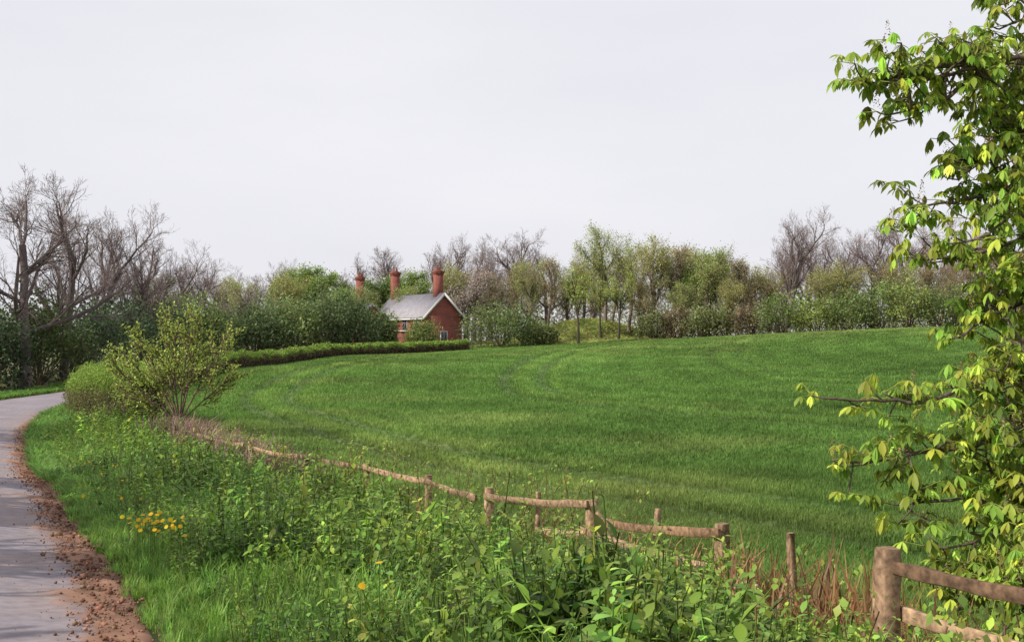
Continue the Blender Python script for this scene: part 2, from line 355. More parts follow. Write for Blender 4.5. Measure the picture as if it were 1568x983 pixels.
xe,ye_=vsample(60000,3.5,10.5); xe,ye_=xe[:2400],ye_[:2400]; x=np.concatenate([x,xe]);y=np.concatenate([y,ye_])
xa=rng.uniform(.8,2.8,340);ya=rng.uniform(4.1,6.0,340); x=np.concatenate([x,xa]);y=np.concatenate([y,ya])
m_=1300; t_=rng.integers(1,len(FENCE)-1,m_); f_=rng.random(m_); FA=np.array(FENCE); xf=FA[t_,0]+(FA[t_+1,0]-FA[t_,0])*f_; yf=FA[t_,1]+(FA[t_+1,1]-FA[t_,1])*f_
x=np.concatenate([x,xf+rng.uniform(.05,.6,m_)]);y=np.concatenate([y,yf+rng.uniform(0,.4,m_)]); isf=np.concatenate([np.zeros(len(x)-m_,bool),np.ones(m_,bool)])
de=pdist(x,y,rr_near); df=pdist(x,y,FENCE); k=((de>.6+.25*patch(x,y))&(df>.07)); x,y,de,df,isf=x[k],y[k],de[k],df[k],isf[k]; z=h(x,y)
hh=np.clip(.25+.19*de,.22,.62)*(1+.20*patch2(x,y)+.15*patch3(x,y))*rng.uniform(.7,1.25,len(x)); hh=np.where(isf,hh*.6,hh)
hh=hh*np.where(df<1.0,.86,1)*np.where(y<4.8,.8,1)*np.where((y>15)&(df>1.0),1.1,1); hh=np.where((y<6.2)&(x>1.2)&~isf,np.maximum(hh,.60),hh)
tall=(rng.random(len(x))<.03)&(y>6); hh=np.where(tall,hh*1.3,hh)
kind=rng.random(len(x))+.3*patch(x,y)
P=np.stack([x,y,z],1)
tpl=[]
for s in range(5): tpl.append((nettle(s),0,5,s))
for s in range(4): tpl.append((parsley(10+s),1,4,s))
for s in range(2): tpl.append((dock(20+s),2,2,s))
cls=np.where(kind<.6,0,np.where(kind<1.0,1,2)); rnd=rng.integers(0,20,len(x))
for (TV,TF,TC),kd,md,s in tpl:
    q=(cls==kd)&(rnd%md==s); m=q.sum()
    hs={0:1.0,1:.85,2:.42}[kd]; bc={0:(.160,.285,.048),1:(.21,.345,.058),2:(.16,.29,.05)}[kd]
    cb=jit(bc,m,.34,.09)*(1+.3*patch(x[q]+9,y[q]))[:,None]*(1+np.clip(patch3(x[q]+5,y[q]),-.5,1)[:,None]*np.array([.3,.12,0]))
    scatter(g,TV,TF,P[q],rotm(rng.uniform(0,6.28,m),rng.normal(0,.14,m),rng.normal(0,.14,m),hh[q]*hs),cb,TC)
g.obj('nettles_and_cow_parsley',[M_leaf])
# grass
g=Geo(); x,y=vsample(56000,3.3,40); keep=rng.random(len(x))<np.clip(12/y,.25,1); x,y=x[keep],y[keep]
de=pdist(x,y,rr_near); k=(de>.0)&(rng.random(len(x))<np.clip(1.15-de*.42,.14,1)*np.clip((de+.05+.18*patch(x*2,y*2))/.25,0,1)); x,y,de=x[k],y[k],de[k]
z=h(x,y);hs=np.clip(.09+.24*de,.09,.42)*rng.uniform(.7,1.35,len(x))
for s in range(4):
    TV,TF=blades_template(9,80+s,.018,.9); q=rng.integers(0,4,len(x))==s; m=q.sum()
    M=rotm(rng.uniform(0,6.28,m),0,0,hs[q]); M[:,:,:2]*=np.clip(y[q]/9,.8,2.2)[:,None,None]
    scatter(g,TV,TF,np.stack([x[q],y[q],z[q]-.01],1),M,jit((.19,.33,.06),m,.28,.1))
n=26000; i=rng.integers(0,len(cl)-5,n); u=RW+rng.exponential(.9,n); sd=rng.random(n)<.35; u=np.where(sd,-rng.exponential(.3,n)-.05,u)
x=cl[i,0]+nl[i,0]*u;y=cl[i,1]+nl[i,1]*u; k=(y>18); x,y=x[k],y[k]
TV,TF=blades_template(7,99,.03,.9); m=len(x); M=rotm(rng.uniform(0,6.28,m),0,0,rng.uniform(.12,.3,m)); M[:,:,:2]*=1.8
scatter(g,TV,TF,np.stack([x,y,h(x,y)-.01],1),M,jit((.16,.30,.06),m,.25,.1))
g.obj('verge_grass',[M_leaf])
# embankment grass
g=Geo(); n=14000; x=rng.normal(9,8,n);y=rng.uniform(119,142,n); k=~inpoly(x,y,FIELD); x,y=x[k],y[k]; m=len(x)
TV,TF=blades_template(7,98,.05,.9); M=rotm(rng.uniform(0,6.28,m),0,0,rng.uniform(.2,.5,m)); M[:,:,:2]*=1.6
scatter(g,TV,TF,np.stack([x,y,h(x,y)],1),M,jit((.32,.36,.12),m,.25,.12)*(1+.3*nB(x,y))[:,None]); g.obj('embankment_grass',[M_far])
# dry stalks and dead grass by the fence
def stalks(cen,n,spr,H,colr,g,w=.010):
    cx,cy=cen; x=cx+rng.normal(0,spr[0],n);y=cy+rng.normal(0,spr[1],n); TV,TF=blades_template(5,int(rng.integers(1000)),w,.9)
    scatter(g,TV,TF,np.stack([x,y,h(x,y)],1),rotm(rng.uniform(0,6.28,n),rng.normal(0,.15,n),rng.normal(0,.15,n),H*rng.uniform(.6,1.2,n)),jit(colr,n,.3,.08))
g=Geo()
for c,n_,s,H in [((2.4,7.8),95,(.3,.6),.85),((2.15,9.6),90,(.2,.6),.85),((2.35,7.2),40,(.3,.3),.75),((1.9,11.2),50,(.2,.5),.8),((.9,13.6),45,(.4,.5),.8),((0,15.2),30,(.6,.5),.8),((-1.9,18.5),35,(.6,.8),.75),((3.0,8.7),50,(.6,.8),.45)]:
    stalks(c,n_,s,H,(.31,.17,.085),g)
for t in np.linspace(0,1,14): stalks((-4.9-4.6*t,23.6+7.7*t),80,(.35,.3),.88,(.31,.215,.165),g,.016)
g.obj('dead_grass_stalks',[M_leaf])

# bramble / hawthorn shoots along fence
g=Geo();R=random.Random(4)
for (bx,by,bh,nb) in [(.05,15.3,1.25,9),(.45,14.6,1.3,9),(-.9,16.6,1.15,8),(-2.2,18.9,1.2,10),(-2.9,20.0,1.2,9),(-3.8,21.5,1.1,9),(2.7,7.9,.8,9),(1.8,11.9,.8,6),(-6.4,25.6,1.1,10),(2.3,10.0,.85,6),(-5,23.2,1.1,10),(2.9,6.0,.8,6),(-7.3,27.3,1.0,10),(1.7,5.2,.75,8),(2.2,5.1,.7,8)]:
    for k in range(nb):
        p=Vector((bx+R.gauss(0,.3),by+R.gauss(0,.3),0)); p.z=h1(p.x,p.y); d=Vector((R.gauss(0,.25),R.gauss(0,.25),1)).normalized(); segs=[];pts=[]
        for s in range(7):
            q=p+d*bh/7*R.uniform(.8,1.2); segs.append((tuple(p),tuple(q),.006,.005)); pts.append(tuple(q)); p=q; d=(d+Vector((R.gauss(0,.12),R.gauss(0,.12),-.03))).normalized()
        prism(g,segs,3,(.18,.11,.06),1); P=np.repeat(np.array(pts),7,0)+rng.normal(0,.055,(len(pts)*7,3)); rand_leaves(g,P,.055,jit((.26,.36,.07),len(P),.25,.1))
g.obj('bramble_shoots',[M_leaf,M_bark])
# dandelions
g=Geo()
def flower(cx,cy,n,s,zz):
    a=np.arange(10)*.628; TV=np.concatenate([[(0,0,.25)],np.stack([np.cos(a),np.sin(a),0*a],1)]); TF=np.array([(0,i+1,(i+1)%10+1) for i in range(10)])
    x=cx+rng.normal(0,s,n);y=cy+rng.normal(0,s*1.4,n);z=h(x,y)+zz*rng.uniform(.8,1.15,n)
    scatter(g,TV,TF,np.stack([x,y,z],1),rotm(0,rng.normal(.5,.3,n),rng.normal(0,.3,n),.020),jit((.80,.52,.01),n,.1,.03))
    segs=[((a_,b_,c_-zz),(a_,b_,c_),.003,.003) for a_,b_,c_ in zip(x,y,z)]; prism(g,segs,3,(.15,.25,.06))
flower(-3.1,9.5,30,.12,.44);flower(-7.0,18.6,16,.3,.38);flower(-.78,5.6,2,.05,.70);flower(-2.7,9.0,3,.15,.45);flower(-4.6,13,4,.5,.42);flower(-5,15,4,.6,.42)
g.obj('dandelion_flowers',[M_leaf])

# ------------------------------------------------------------------ fence
g=Geo(); R=random.Random(9)
def beam(a,b,w,t,col,tw=0.,g=g):
    a=np.array(a,float);b=np.array(b,float);d=b-a;L=np.linalg.norm(d);d/=L
    ref=np.array([0,0,1.]) if abs(d[2])<.8 else np.array([math.cos(.45),math.sin(.45),0]); s=np.cross(d,ref);s/=np.linalg.norm(s);u=np.cross(s,d)
    if tw: s,u=s*math.cos(tw)+u*math.sin(tw),u*math.cos(tw)-s*math.sin(tw)
    e=.09*min(w,t); prof=[(-t/2+e,-w/2),(t/2-e,-w/2),(t/2,-w/2+e),(t/2,w/2-e),(t/2-e,w/2),(-t/2+e,w/2),(-t/2,w/2-e),(-t/2,-w/2+e)]
    ts=[0,.02,.16,.3,.45,.6,.75,.88,.98,1];V=[];sag=L*.012
    for q in ts:
        k=.9 if q in(0,1) else 1+R.gauss(0,.06); off=R.gauss(0,.005)
        for (p1,p2) in prof: V.append(a+d*L*q+s*(p1*k+off)+u*(p2*k+off*.8+R.gauss(0,.0025))-np.array([0,0,sag*math.sin(q*3.14)]))
    F=[];n=8;cb=np.array(col)*R.uniform(.75,1.2); cv=np.repeat(np.array([cb*R.uniform(.7,1.25) for _ in ts]),8,0)
    for i in range(len(ts)-1):
        for j in range(n): F.append((i*n+j,i*n+(j+1)%n,(i+1)*n+(j+1)%n,(i+1)*n+j))
    g.add(V,F,cv); g.add(V[:8],[tuple(range(8))[::-1]],cb*.8); g.add(V[-8:],[tuple(range(8))],cb*.9)
WOOD=(.32,.215,.135);WOOD_SHADED=(.13,.08,.05)  # second tone has the chestnut's shade painted in, for the near top rail
tops=[1.0,1.07,1.17,1.49,1.75,1.84,1.92,2.0,2.08,2.15,2.19,2.24,2.30,2.32]
wid=[.11,.11,.115,.055,.12,.055,.13,.055,.12,.11,.10,.10,.10,.10]
T=[]
for i,(p,t) in enumerate(zip(FENCE,tops)):
    top=np.array([p[0]+R.gauss(0,.04),p[1],E-t]); bot=np.array([p[0],p[1],h1(*p)-.1]); T.append(top)
    beam(bot,top,wid[i],wid[i]*.9,WOOD if i!=2 else (.24,.155,.10),R.uniform(-.2,.2))
def rail(i,j,d0,d1,a=0.,b=1.,col=WOOD,w=.088,off=-.06):
    A=T[i];B=T[j];P=A+(B-A)*a;Q=A+(B-A)*b; dd=np.array([-(B-A)[1],(B-A)[0]]);dd/=np.hypot(*dd)
    P=P+np.array([dd[0]*off,dd[1]*off,-d0]);Q=Q+np.array([dd[0]*off,dd[1]*off,-d1]); beam(P,Q,w,.035,col)
rail(2,1,.10,.12,col=WOOD_SHADED,off=.0,w=.07);rail(0,1,.1,.1,off=0,w=.07);rail(2,1,.36,.42,-.12,1.,off=.08,w=.075);rail(2,1,.66,.72,-.2,1,off=.08,w=.075);rail(1,0,.4,.4,off=.08,w=.075)
rail(4,6,.08,.22,-.03,.90,col=(.22,.135,.08),off=.08);rail(4,6,.42,.36,-.05,1.05,off=.08);rail(3,4,.5,.42,.3,1,off=.08)
rail(6,8,.04,.12,-.02,1.0,off=.08);rail(6,8,.40,.46,-.05,.45,off=.08);rail(8,9,.16,.07,.12,1.05,off=.08)
rail(9,10,.08,.05,-.03,1.02,off=.08);rail(10,11,.05,.10,0,1.,off=.08);rail(11,12,.1,.14,0,.9,off=.08);rail(12,13,.1,.15,.05,.9,off=.08)
beam(T[6]+np.array([.0,-.1,.0]),T[6]+np.array([.22,-.5,-.46]),.08,.05,WOOD)
g.obj('wooden_fence',[M_wood])

# ------------------------------------------------------------------ clipped hedge
path=resample(HEDGE,.2,1.5); tn=np.gradient(path,axis=0);tn/=np.hypot(*tn.T)[:,None];nrm=np.stack([-tn[:,1],tn[:,0]],1)
s=np.arange(len(path))*.2; g=Geo(); hn=Noise(3,61);hn2=Noise(.9,62)
n=120000; q=(rng.random(n)**2.1*(len(path)-1)).astype(int); a=rng.uniform(0,math.pi,n)
def hprof(a): ca,sa=np.cos(a),np.sin(a); return np.sign(ca)*np.abs(ca)**.55,np.abs(sa)**.55
wx,wz=hprof(a); taper=np.clip(q/6,0,1)**.5
HH=lambda q:1.80-.80*np.clip((q-25)/110,0,1)
Hh=HH(q)*(1+.11*hn(path[q,0],path[q,1])); Wd=(1.05-.35*np.clip(q/110,0,1))
rad=rng.uniform(.82,1.04,n)*(1+.08*hn2(s[q]*1.,a*2))
x=path[q,0]+nrm[q,0]*wx*Wd*rad*taper+rng.normal(0,.05,n);y=path[q,1]+nrm[q,1]*wx*Wd*rad*taper+rng.normal(0,.05,n); zt=wz*Hh*rad*(.6+.4*taper)
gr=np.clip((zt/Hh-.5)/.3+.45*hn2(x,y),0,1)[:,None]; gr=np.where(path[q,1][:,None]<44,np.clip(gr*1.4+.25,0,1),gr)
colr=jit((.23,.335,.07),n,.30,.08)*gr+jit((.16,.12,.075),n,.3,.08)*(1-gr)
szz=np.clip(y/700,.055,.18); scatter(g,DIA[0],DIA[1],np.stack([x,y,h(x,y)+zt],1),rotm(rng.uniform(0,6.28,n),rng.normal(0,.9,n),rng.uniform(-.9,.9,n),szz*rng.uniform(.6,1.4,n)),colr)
aa=np.linspace(0,math.pi,13);cx,cz=hprof(aa); ii=np.arange(0,len(path),3);pp=path[ii];pn=nrm[ii]
X=pp[:,None,0]+pn[:,None,0]*cx*.6;Y=pp[:,None,1]+pn[:,None,1]*cx*.6;Z=h(X,Y)+cz*(HH(ii)*.76)[:,None]
idx=np.arange(X.size).reshape(X.shape);F=np.stack([idx[:-1,:-1],idx[1:,:-1],idx[1:,1:],idx[:-1,1:]],-1).reshape(-1,4)
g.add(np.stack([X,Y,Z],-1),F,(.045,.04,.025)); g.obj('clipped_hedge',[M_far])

# ------------------------------------------------------------------ shrubs
def shrub_geo(r,hgt,n,ls,colr,seed,dark=.35,nc=60):
    R_=np.random.default_rng(seed); g=Geo()
    u=R_.normal(size=(nc,3));u[:,2]=np.abs(u[:,2])*.9;u/=np.linalg.norm(u,axis=1,keepdims=True)
    rr=R_.uniform(.45,1.,nc)[:,None]; cen=u*rr*np.array([r,r,hgt*.60])+np.array([0,0,hgt*.33])
    cs=R_.uniform(.12,.24,nc)*r; ct=np.exp(R_.normal(0,.3,nc))
    ii=R_.integers(0,nc,n); P=cen[ii]+R_.normal(size=(n,3))*cs[ii][:,None]; 
    lower=R_.random(n)<.18; ang=R_.uniform(0,6.28,n); P[lower]=np.stack([np.cos(ang)*r*.8,np.sin(ang)*r*.8,R_.uniform(0,.35,n)*hgt],1)[lower]+R_.normal(0,.1*r,(lower.sum(),3))
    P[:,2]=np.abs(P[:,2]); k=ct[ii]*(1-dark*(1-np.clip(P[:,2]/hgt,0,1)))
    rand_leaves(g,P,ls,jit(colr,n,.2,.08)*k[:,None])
    segs=[]
    for i in range(26):
        a=R_.uniform(0,6.28);segs.append(((0.1*math.cos(a),.1*math.sin(a),0),tuple(cen[i]*R_.uniform(.95,1.2)),.05,.012))
    prism(g,segs,4,(.12,.09,.075),1)
    return g
DKG=(.12,.17,.08);MDG=(.19,.26,.085);YG=(.27,.34,.10);BRN=(.26,.21,.13);OLV=(.23,.265,.11)
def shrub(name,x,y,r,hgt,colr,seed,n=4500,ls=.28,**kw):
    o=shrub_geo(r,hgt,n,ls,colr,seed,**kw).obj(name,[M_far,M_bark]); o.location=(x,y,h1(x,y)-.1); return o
i=0
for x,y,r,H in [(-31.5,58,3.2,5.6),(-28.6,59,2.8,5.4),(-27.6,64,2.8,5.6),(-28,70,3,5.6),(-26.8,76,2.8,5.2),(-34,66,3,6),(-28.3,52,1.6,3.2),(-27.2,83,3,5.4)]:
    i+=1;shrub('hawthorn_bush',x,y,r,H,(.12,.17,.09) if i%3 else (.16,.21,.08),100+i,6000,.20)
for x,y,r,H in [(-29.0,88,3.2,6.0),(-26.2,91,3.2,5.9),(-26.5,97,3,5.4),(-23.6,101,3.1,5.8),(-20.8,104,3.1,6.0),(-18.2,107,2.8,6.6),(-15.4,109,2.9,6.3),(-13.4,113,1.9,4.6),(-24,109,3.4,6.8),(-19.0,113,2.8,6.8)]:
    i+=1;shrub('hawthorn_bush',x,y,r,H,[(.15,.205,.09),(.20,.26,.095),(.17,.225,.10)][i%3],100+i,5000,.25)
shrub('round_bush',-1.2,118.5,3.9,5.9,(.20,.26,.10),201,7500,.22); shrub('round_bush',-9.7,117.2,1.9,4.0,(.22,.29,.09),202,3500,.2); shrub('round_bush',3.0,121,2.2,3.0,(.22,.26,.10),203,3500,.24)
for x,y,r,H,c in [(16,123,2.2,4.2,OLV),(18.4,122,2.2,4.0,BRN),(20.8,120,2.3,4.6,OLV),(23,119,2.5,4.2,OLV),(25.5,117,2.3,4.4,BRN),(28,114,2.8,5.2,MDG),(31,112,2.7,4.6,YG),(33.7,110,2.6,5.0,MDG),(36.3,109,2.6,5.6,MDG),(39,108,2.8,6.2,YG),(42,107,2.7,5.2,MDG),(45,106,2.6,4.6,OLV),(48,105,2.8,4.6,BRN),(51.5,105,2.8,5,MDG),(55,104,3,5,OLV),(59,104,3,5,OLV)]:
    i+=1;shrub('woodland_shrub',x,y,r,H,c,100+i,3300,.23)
# far woodland belt
g=Geo(); n=95000; x=rng.uniform(-120,150,n); y=rng.uniform(158,205,n); top=8.0+2.2*Noise(18,71)(x,y)+1.8*Noise(5,72)(x,y); top=np.where(x<-35,top*.7,top); zt=rng.random(n)**.8*np.maximum(top,1.5)
cn=Noise(9,73)(x,y)[:,None]; rand_leaves(g,np.stack([x,y,h(x,y)+zt],1),.42,jit((.27,.25,.205),n,.25,.08)*(1+.2*cn)*(1+np.clip(cn,0,1)*np.array([-.1,.2,-.2]))); g.obj('distant_woodland',[M_far])

# ------------------------------------------------------------------ background trees
BARK=(.20,.155,.15)
bare=[tree_geo(300+s,BARK,lev=5,kids=(2.0,2.0,1.9,1.7,1.1),up=.08+.02*s,ang=(.75,.72,.7,.7,.7),wob=.17,ratio=(.62,.6,.58,.56,.6),r0=.025,cr=.55,minr=.0008).mesh('bare_tree_mesh',[M_bark,M_leaf]) for s in range(6)]
bud=[tree_geo(400+s,(.22,.175,.14),c,nl=2,ls=.013,sp=.022,frac=.55,kids=(2.3,2.0,2.1,1.7),up=.14,wob=.18,r0=.022,cr=.55).mesh('budding_tree_mesh',[M_bark,M_far]) for s,c in enumerate([(.38,.33,.17),(.36,.42,.14),(.40,.41,.14),(.34,.28,.16)])]
grn=[tree_geo(500+s,(.15,.12,.09),c,nl=3,ls=.022,sp=.03,kids=(2.4,2,2,1.2),up=.10,trunk=.5).mesh('leafing_tree_mesh',[M_bark,M_far]) for s,c in enumerate([(.25,.34,.10),(.21,.29,.10)])]
blo=tree_geo(600,(.20,.16,.14),(.42,.36,.31),nl=2,ls=.018,sp=.03,frac=.7,kids=(2.4,2,2,1.4),up=.10,trunk=.45).mesh('blossom_mesh',[M_bark,M_far])
slim=tree_geo(601,(.12,.10,.07),(.36,.42,.13),nl=2,ls=.018,sp=.02,frac=.6,kids=(2,2,1.8,1),up=.2,trunk=.8,start=2,ang=(.6,.6,.6,.6)).mesh('slim_mesh',[M_bark,M_far])
road_t=[tree_geo(650+s,BARK,minr=.0045,lev=3,kids=(2.4,2.2,2),up=.1,ratio=(.62,.6,.55)).mesh('roadside_mesh',[M_bark,M_leaf]) for s in range(2)]
R=random.Random(2)
def put(name,me,x,y,H,sx=1.,r=None):
    o=bpy.data.objects.new(name,me); sc.collection.objects.link(o); o.location=(x,y,h1(x,y)-.1); o.scale=(H*sx,H*sx,H); o.rotation_euler=(0,0,R.uniform(0,6.28) if r is None else r); return o
for k,(x,y,H,sx) in enumerate([(-31,60,13.4,1.),(-27,61,13.0,1.),(-27.4,67,12.6,1.05),(-29,75,12.4,1.),(-28.2,83,11.2,1.),(-28.6,93,10.6,1.),(-28.2,101,9.8,1.),(-30.5,114,9.4,1.2),(-25.5,112,8.6,1.1),(-33,64,13,1),(-27,79,10,1),
  (-36.5,150,11.5,1.),(-31.6,150,12.6,.8),(-21,150,13,1.),(-16,155,14.5,1.),(-12,150,15.4,.9),(-8,150,16,1.),(-4.2,146,14.2,1.),(.3,150,16.4,1.1),(5,152,14,1.),(-18,158,14,1),
  (29.7,120,15.4,.95),(35,129,13.6,1.),(38.4,125,13,1.),(41.7,127,14.2,1.),(44.9,125,15.8,1.),(48.5,126,14,1.),(53,125,14.4,1.),(57.7,124,13.6,1.),(63,124,14,1.),(70,122,14,1.),(24,140,11,1),(17,140,12,1),(33,138,14,1),(28,142,12,1),(47,134,14,1),(40,136,14,1),(-5.5,156,16,1),(2.5,158,15,1),(10,150,12.5,1),(-27,148,11,1)]):
    put('bare_tree',bare[k%6],x,y,H,sx)
for k,(x,y,H) in enumerate([(-10.2,5.5,8.0),(-10.8,9.5,8.5),(-8.0,1.5,7.5),(-14,16,9),(-20,27,9),(-12.5,12.5,8)]): put('roadside_tree',road_t[k%2],x,y,H,1.1)
for k,(x,y,H,t) in enumerate([(11.3,133,12.2,1),(13.8,130,11.4,1),(16.2,126,12.4,0),(18.9,129,11.2,3),(22.4,125,11.2,1),(25.6,125,9.8,0),(28,127,9,1),(2,140,11,1),(7.5,143,10,1),(-2.5,135,9,0),(33,118,8,0),(40,117,8,0),(47,116,8.5,3),(54,115,8,1),(-26,125,9.5,1),(-31,96,8,1),(14.5,125,7,0),(19.5,123,7,1),(24,121,7,3),(-13,135,8,1),(9,139,10.5,2),(-19.3,129,7.2,1),(36,120,9,1),(51,118,10,0),
   (-1,144,11,3),(4.5,138,10,0),(-8,140,11,3),(12.5,138,10,3),(20.5,134,12,0),(26,132,11,3),(30,128,9,1),(43,120,9,1),(45,118,8,0),(-29,120,8.5,1),(-33,128,9,0),(-18,134,8,1)]):
    put('budding_tree',bud[t] if k%4!=2 else bud[2],x,y,H)
for x,y,H,t in [(-24.6,132,10.2,0),(-22.0,137,9.6,0),(-27.2,134,9,1),(-13.0,146,10.2,0),(-16.5,145,9.4,1),(22.8,128,10.6,0),(-20.8,127,6.6,0),(-19.0,125.5,7.2,1)]: put('leafing_tree',grn[t],x,y,H,1.1)
put('blossom_tree',blo,-5.6,133,9.6,.95); put('blossom_tree',blo,-3.0,136,8,.9)
put('field_edge_tree',slim,7.1,117.5,8.4,1.);put('field_edge_tree',slim,12,124,8,1.);put('field_edge_tree',slim,10.2,126,7.5,1.)

# young leafing tree by the hedge
g=Geo(); RR=random.Random(5)
stems=[(.0,.08,3.9),(.3,.5,3.6),(2.9,.55,3.6),(3.3,.85,3.2),(-.2,.85,2.9),(1.5,.5,3.4),(-1.5,.45,3.5),(3.0,1.05,2.6),(2.6,.30,4.0),(.6,.28,3.7),(-2.4,.7,3.2),(2.2,.75,3.0)]
for k,(a,t,Hk) in enumerate(stems):
    segs,tips=gen_tree(700+k,lev=2,ratio=(.34,.5),ang=(.65,.6),start=2,r0=.010,up=.14,wob=.09,kids=(2.0,1.6),trunk=.9,n=(8,4,3))
    Mr=rotm(a-1.57,-t,0,1)[0]; off=np.array([0,0,.35])
    f=lambda p:tuple((Mr@np.array(p))*Hk*.95+off)
    sg=[(f(s_[0]),f(s_[1]),max(s_[2]*Hk,.012),max(s_[3]*Hk,.008),s_[4]) for s_ in segs]
    prism(g,sg,5,(.14,.10,.07),1)
    tp=np.array([f(q) for q in tips]); P=np.repeat(tp,3,0)+rng.normal(0,.055,(len(tp)*3,3)); rand_leaves(g,P,.076,jit((.38,.47,.10),len(P),.24,.08))
prism(g,[((0,0,-.2),(0.03,0,.5),.10,.08)],7,(.12,.09,.065),1)
o=g.obj('young_field_maple',[M_leaf,M_bark],loc=(-10.0,33,h1(-10,33)))
shrub('rose_thicket',-11.8,34.6,1.1,1.5,(.24,.20,.12),801,2000,.06,dark=.3)
shrub('rose_thicket',-9.2,31.6,.7,.8,(.19,.17,.09),802,1200,.06,dark=.3)

# ------------------------------------------------------------------ horse chestnut
g=Geo(); R=random.Random(12); Lf=[];wood=[];cand=[]
limbs=[[(6.2,9,1.2),(4.8,8.4,2.0),(3.75,8.1,2.1),(3.1,8,1.9),(2.46,7.9,1.82)],[(3.6,8.1,2.05),(3.1,7.9,1.7),(2.7,7.8,1.62)],[(3.4,8.0,2.0),(3.0,8.0,1.98),(2.7,8.0,1.9)],[(6.2,9,2.2),(4.6,8.6,2.6),(4.0,8.4,2.5),(3.6,8.3,2.36)],[(6.2,9,2.6),(4.8,8.9,3.1),(4.2,8.6,2.95),(3.8,8.5,2.75)],
[(4.8,8.4,1.95),(4.0,8.2,1.6),(3.5,8.1,1.4),(3.25,8,1.2)],[(6.2,9,.6),(4.6,8.5,1.1),(3.7,8.2,1.15),(3.2,8,1.05),(2.95,7.9,.98)],[(4.6,8.5,1.05),(3.8,8.3,.75),(3.3,8.1,.62),(3.02,8,.58)],
[(6.2,9,.2),(4.5,8.5,.4),(3.8,8.2,.25),(3.5,8,.12),(3.3,7.9,.0)],[(6.2,9,0),(4.6,8.4,-.1),(3.8,8,-.35),(3.3,7.8,-.38),(2.8,7.6,-.5),(2.15,7.5,-.46)],
[(3.9,8,-.4),(3.3,7.7,-.72),(2.7,7.5,-.82),(2.18,7.4,-.86)],[(6.2,9,-.4),(4.6,8.2,-.7),(3.7,7.8,-1.0),(3.1,7.5,-1.1),(2.6,7.4,-1.13)],[(4.4,8.1,-.8),(3.6,7.6,-1.2),(3.1,7.4,-1.38),(2.8,7.3,-1.42)],
[(4.5,8,-.9),(3.7,7.3,-1.35),(3.4,7,-1.55),(3.25,6.8,-1.65)],[(4.6,8.7,1.6),(4.1,8.9,1.7),(3.75,8.8,1.55)],[(4.6,8.5,.0),(4.0,8.7,-.1),(3.8,8.6,-.3)],[(4.7,8.4,-.6),(4.0,8.5,-.8),(3.6,8.3,-.95)],[(4.8,8.6,.6),(4.1,8.9,.7),(3.75,8.9,.6)],[(4.9,8.4,2.2),(4.2,8.0,2.3),(3.6,7.8,2.45)],
[(4.8,8.4,1.5),(4.2,8.2,1.9),(3.7,8.1,1.75)],[(4.8,8.4,.1),(4.1,8.1,.45),(3.65,7.9,.4)],[(4.9,8.2,-.9),(4.1,7.6,-1.1),(3.6,7.3,-1.1)],[(4.8,8.4,2.4),(4.1,8.6,2.15),(3.8,8.6,1.95)],[(4.9,8.3,-.3),(4.2,7.9,-.6),(3.6,7.6,-.65)],
[(4.4,7.6,-1.1),(3.5,6.9,-1.3),(3.0,6.5,-1.40)],[(4.5,8,-1.0),(3.8,7.8,-1.4),(3.2,7.7,-1.6)],[(4.4,7.4,-1.1),(3.5,6.7,-1.45),(3.0,6.3,-1.55)],[(4.4,7.9,-1.0),(3.6,7.5,-1.45),(3.0,7.4,-1.62)],[(4.6,8.0,1.3),(3.9,7.7,1.15),(3.5,7.6,1.0)],[(4.6,8.0,.8),(3.9,7.7,.85),(3.4,7.6,.8)],[(4.6,8.1,.2),(3.9,7.8,-.05),(3.5,7.6,-.15)],[(4.4,7.9,-.5),(3.7,7.5,-.55),(3.2,7.3,-.6)],[(4.5,8.3,2.7),(4.0,8.0,2.75),(3.75,7.9,2.65)]]
def dens(L,step=.09):
    P=np.array(L,float); s=np.concatenate([[0],np.cumsum(np.linalg.norm(np.diff(P,axis=0),axis=1))]); t=np.arange(0,s[-1],step); t=np.append(t,s[-1])
    Q=np.stack([np.interp(t,s,P[:,k]) for k in range(3)],1)
    for k in range(3): Q[1:-1,k]=(Q[:-2,k]+Q[1:-1,k]*2+Q[2:,k])/4
    Q[1:]+=np.cumsum(rng.normal(0,.008,(len(Q)-1,3)),0); return Q,t,s[-1]
work=[]
for lb in limbs:
    P=np.array(lb,float);P[:,2]+=E; Q,t,S=dens(P); rr=np.interp(t,[0,S],[.05 if S>2 else .028,.007]); work.append((Q,rr))
subs=[]
for Q,rr in work:
    for k in range(3,len(Q)-2):
        top_=Q[k,2]>E+2.0
        if (3.9 if top_ else 3.3)<Q[k,0]<4.7 and R.random()<.42 or (not top_ and 2.6<Q[k,0]<3.3 and R.random()<.22):
            d=Vector((R.gauss(-.2,.45),R.gauss(0,.6),R.gauss(0,.55))).normalized(); L=R.uniform(.25,.55)*(1 if Q[k,0]>3.3 else .55); p=Vector(Q[k]); pts=[tuple(p)]
            for j in range(4): p=p+d*L/4; pts.append(tuple(p)); d=(d+Vector((R.gauss(0,.2),R.gauss(0,.2),.08))).normalized()
            q,t,S=dens(pts); subs.append((q,np.interp(t,[0,S],[.012,.006])))
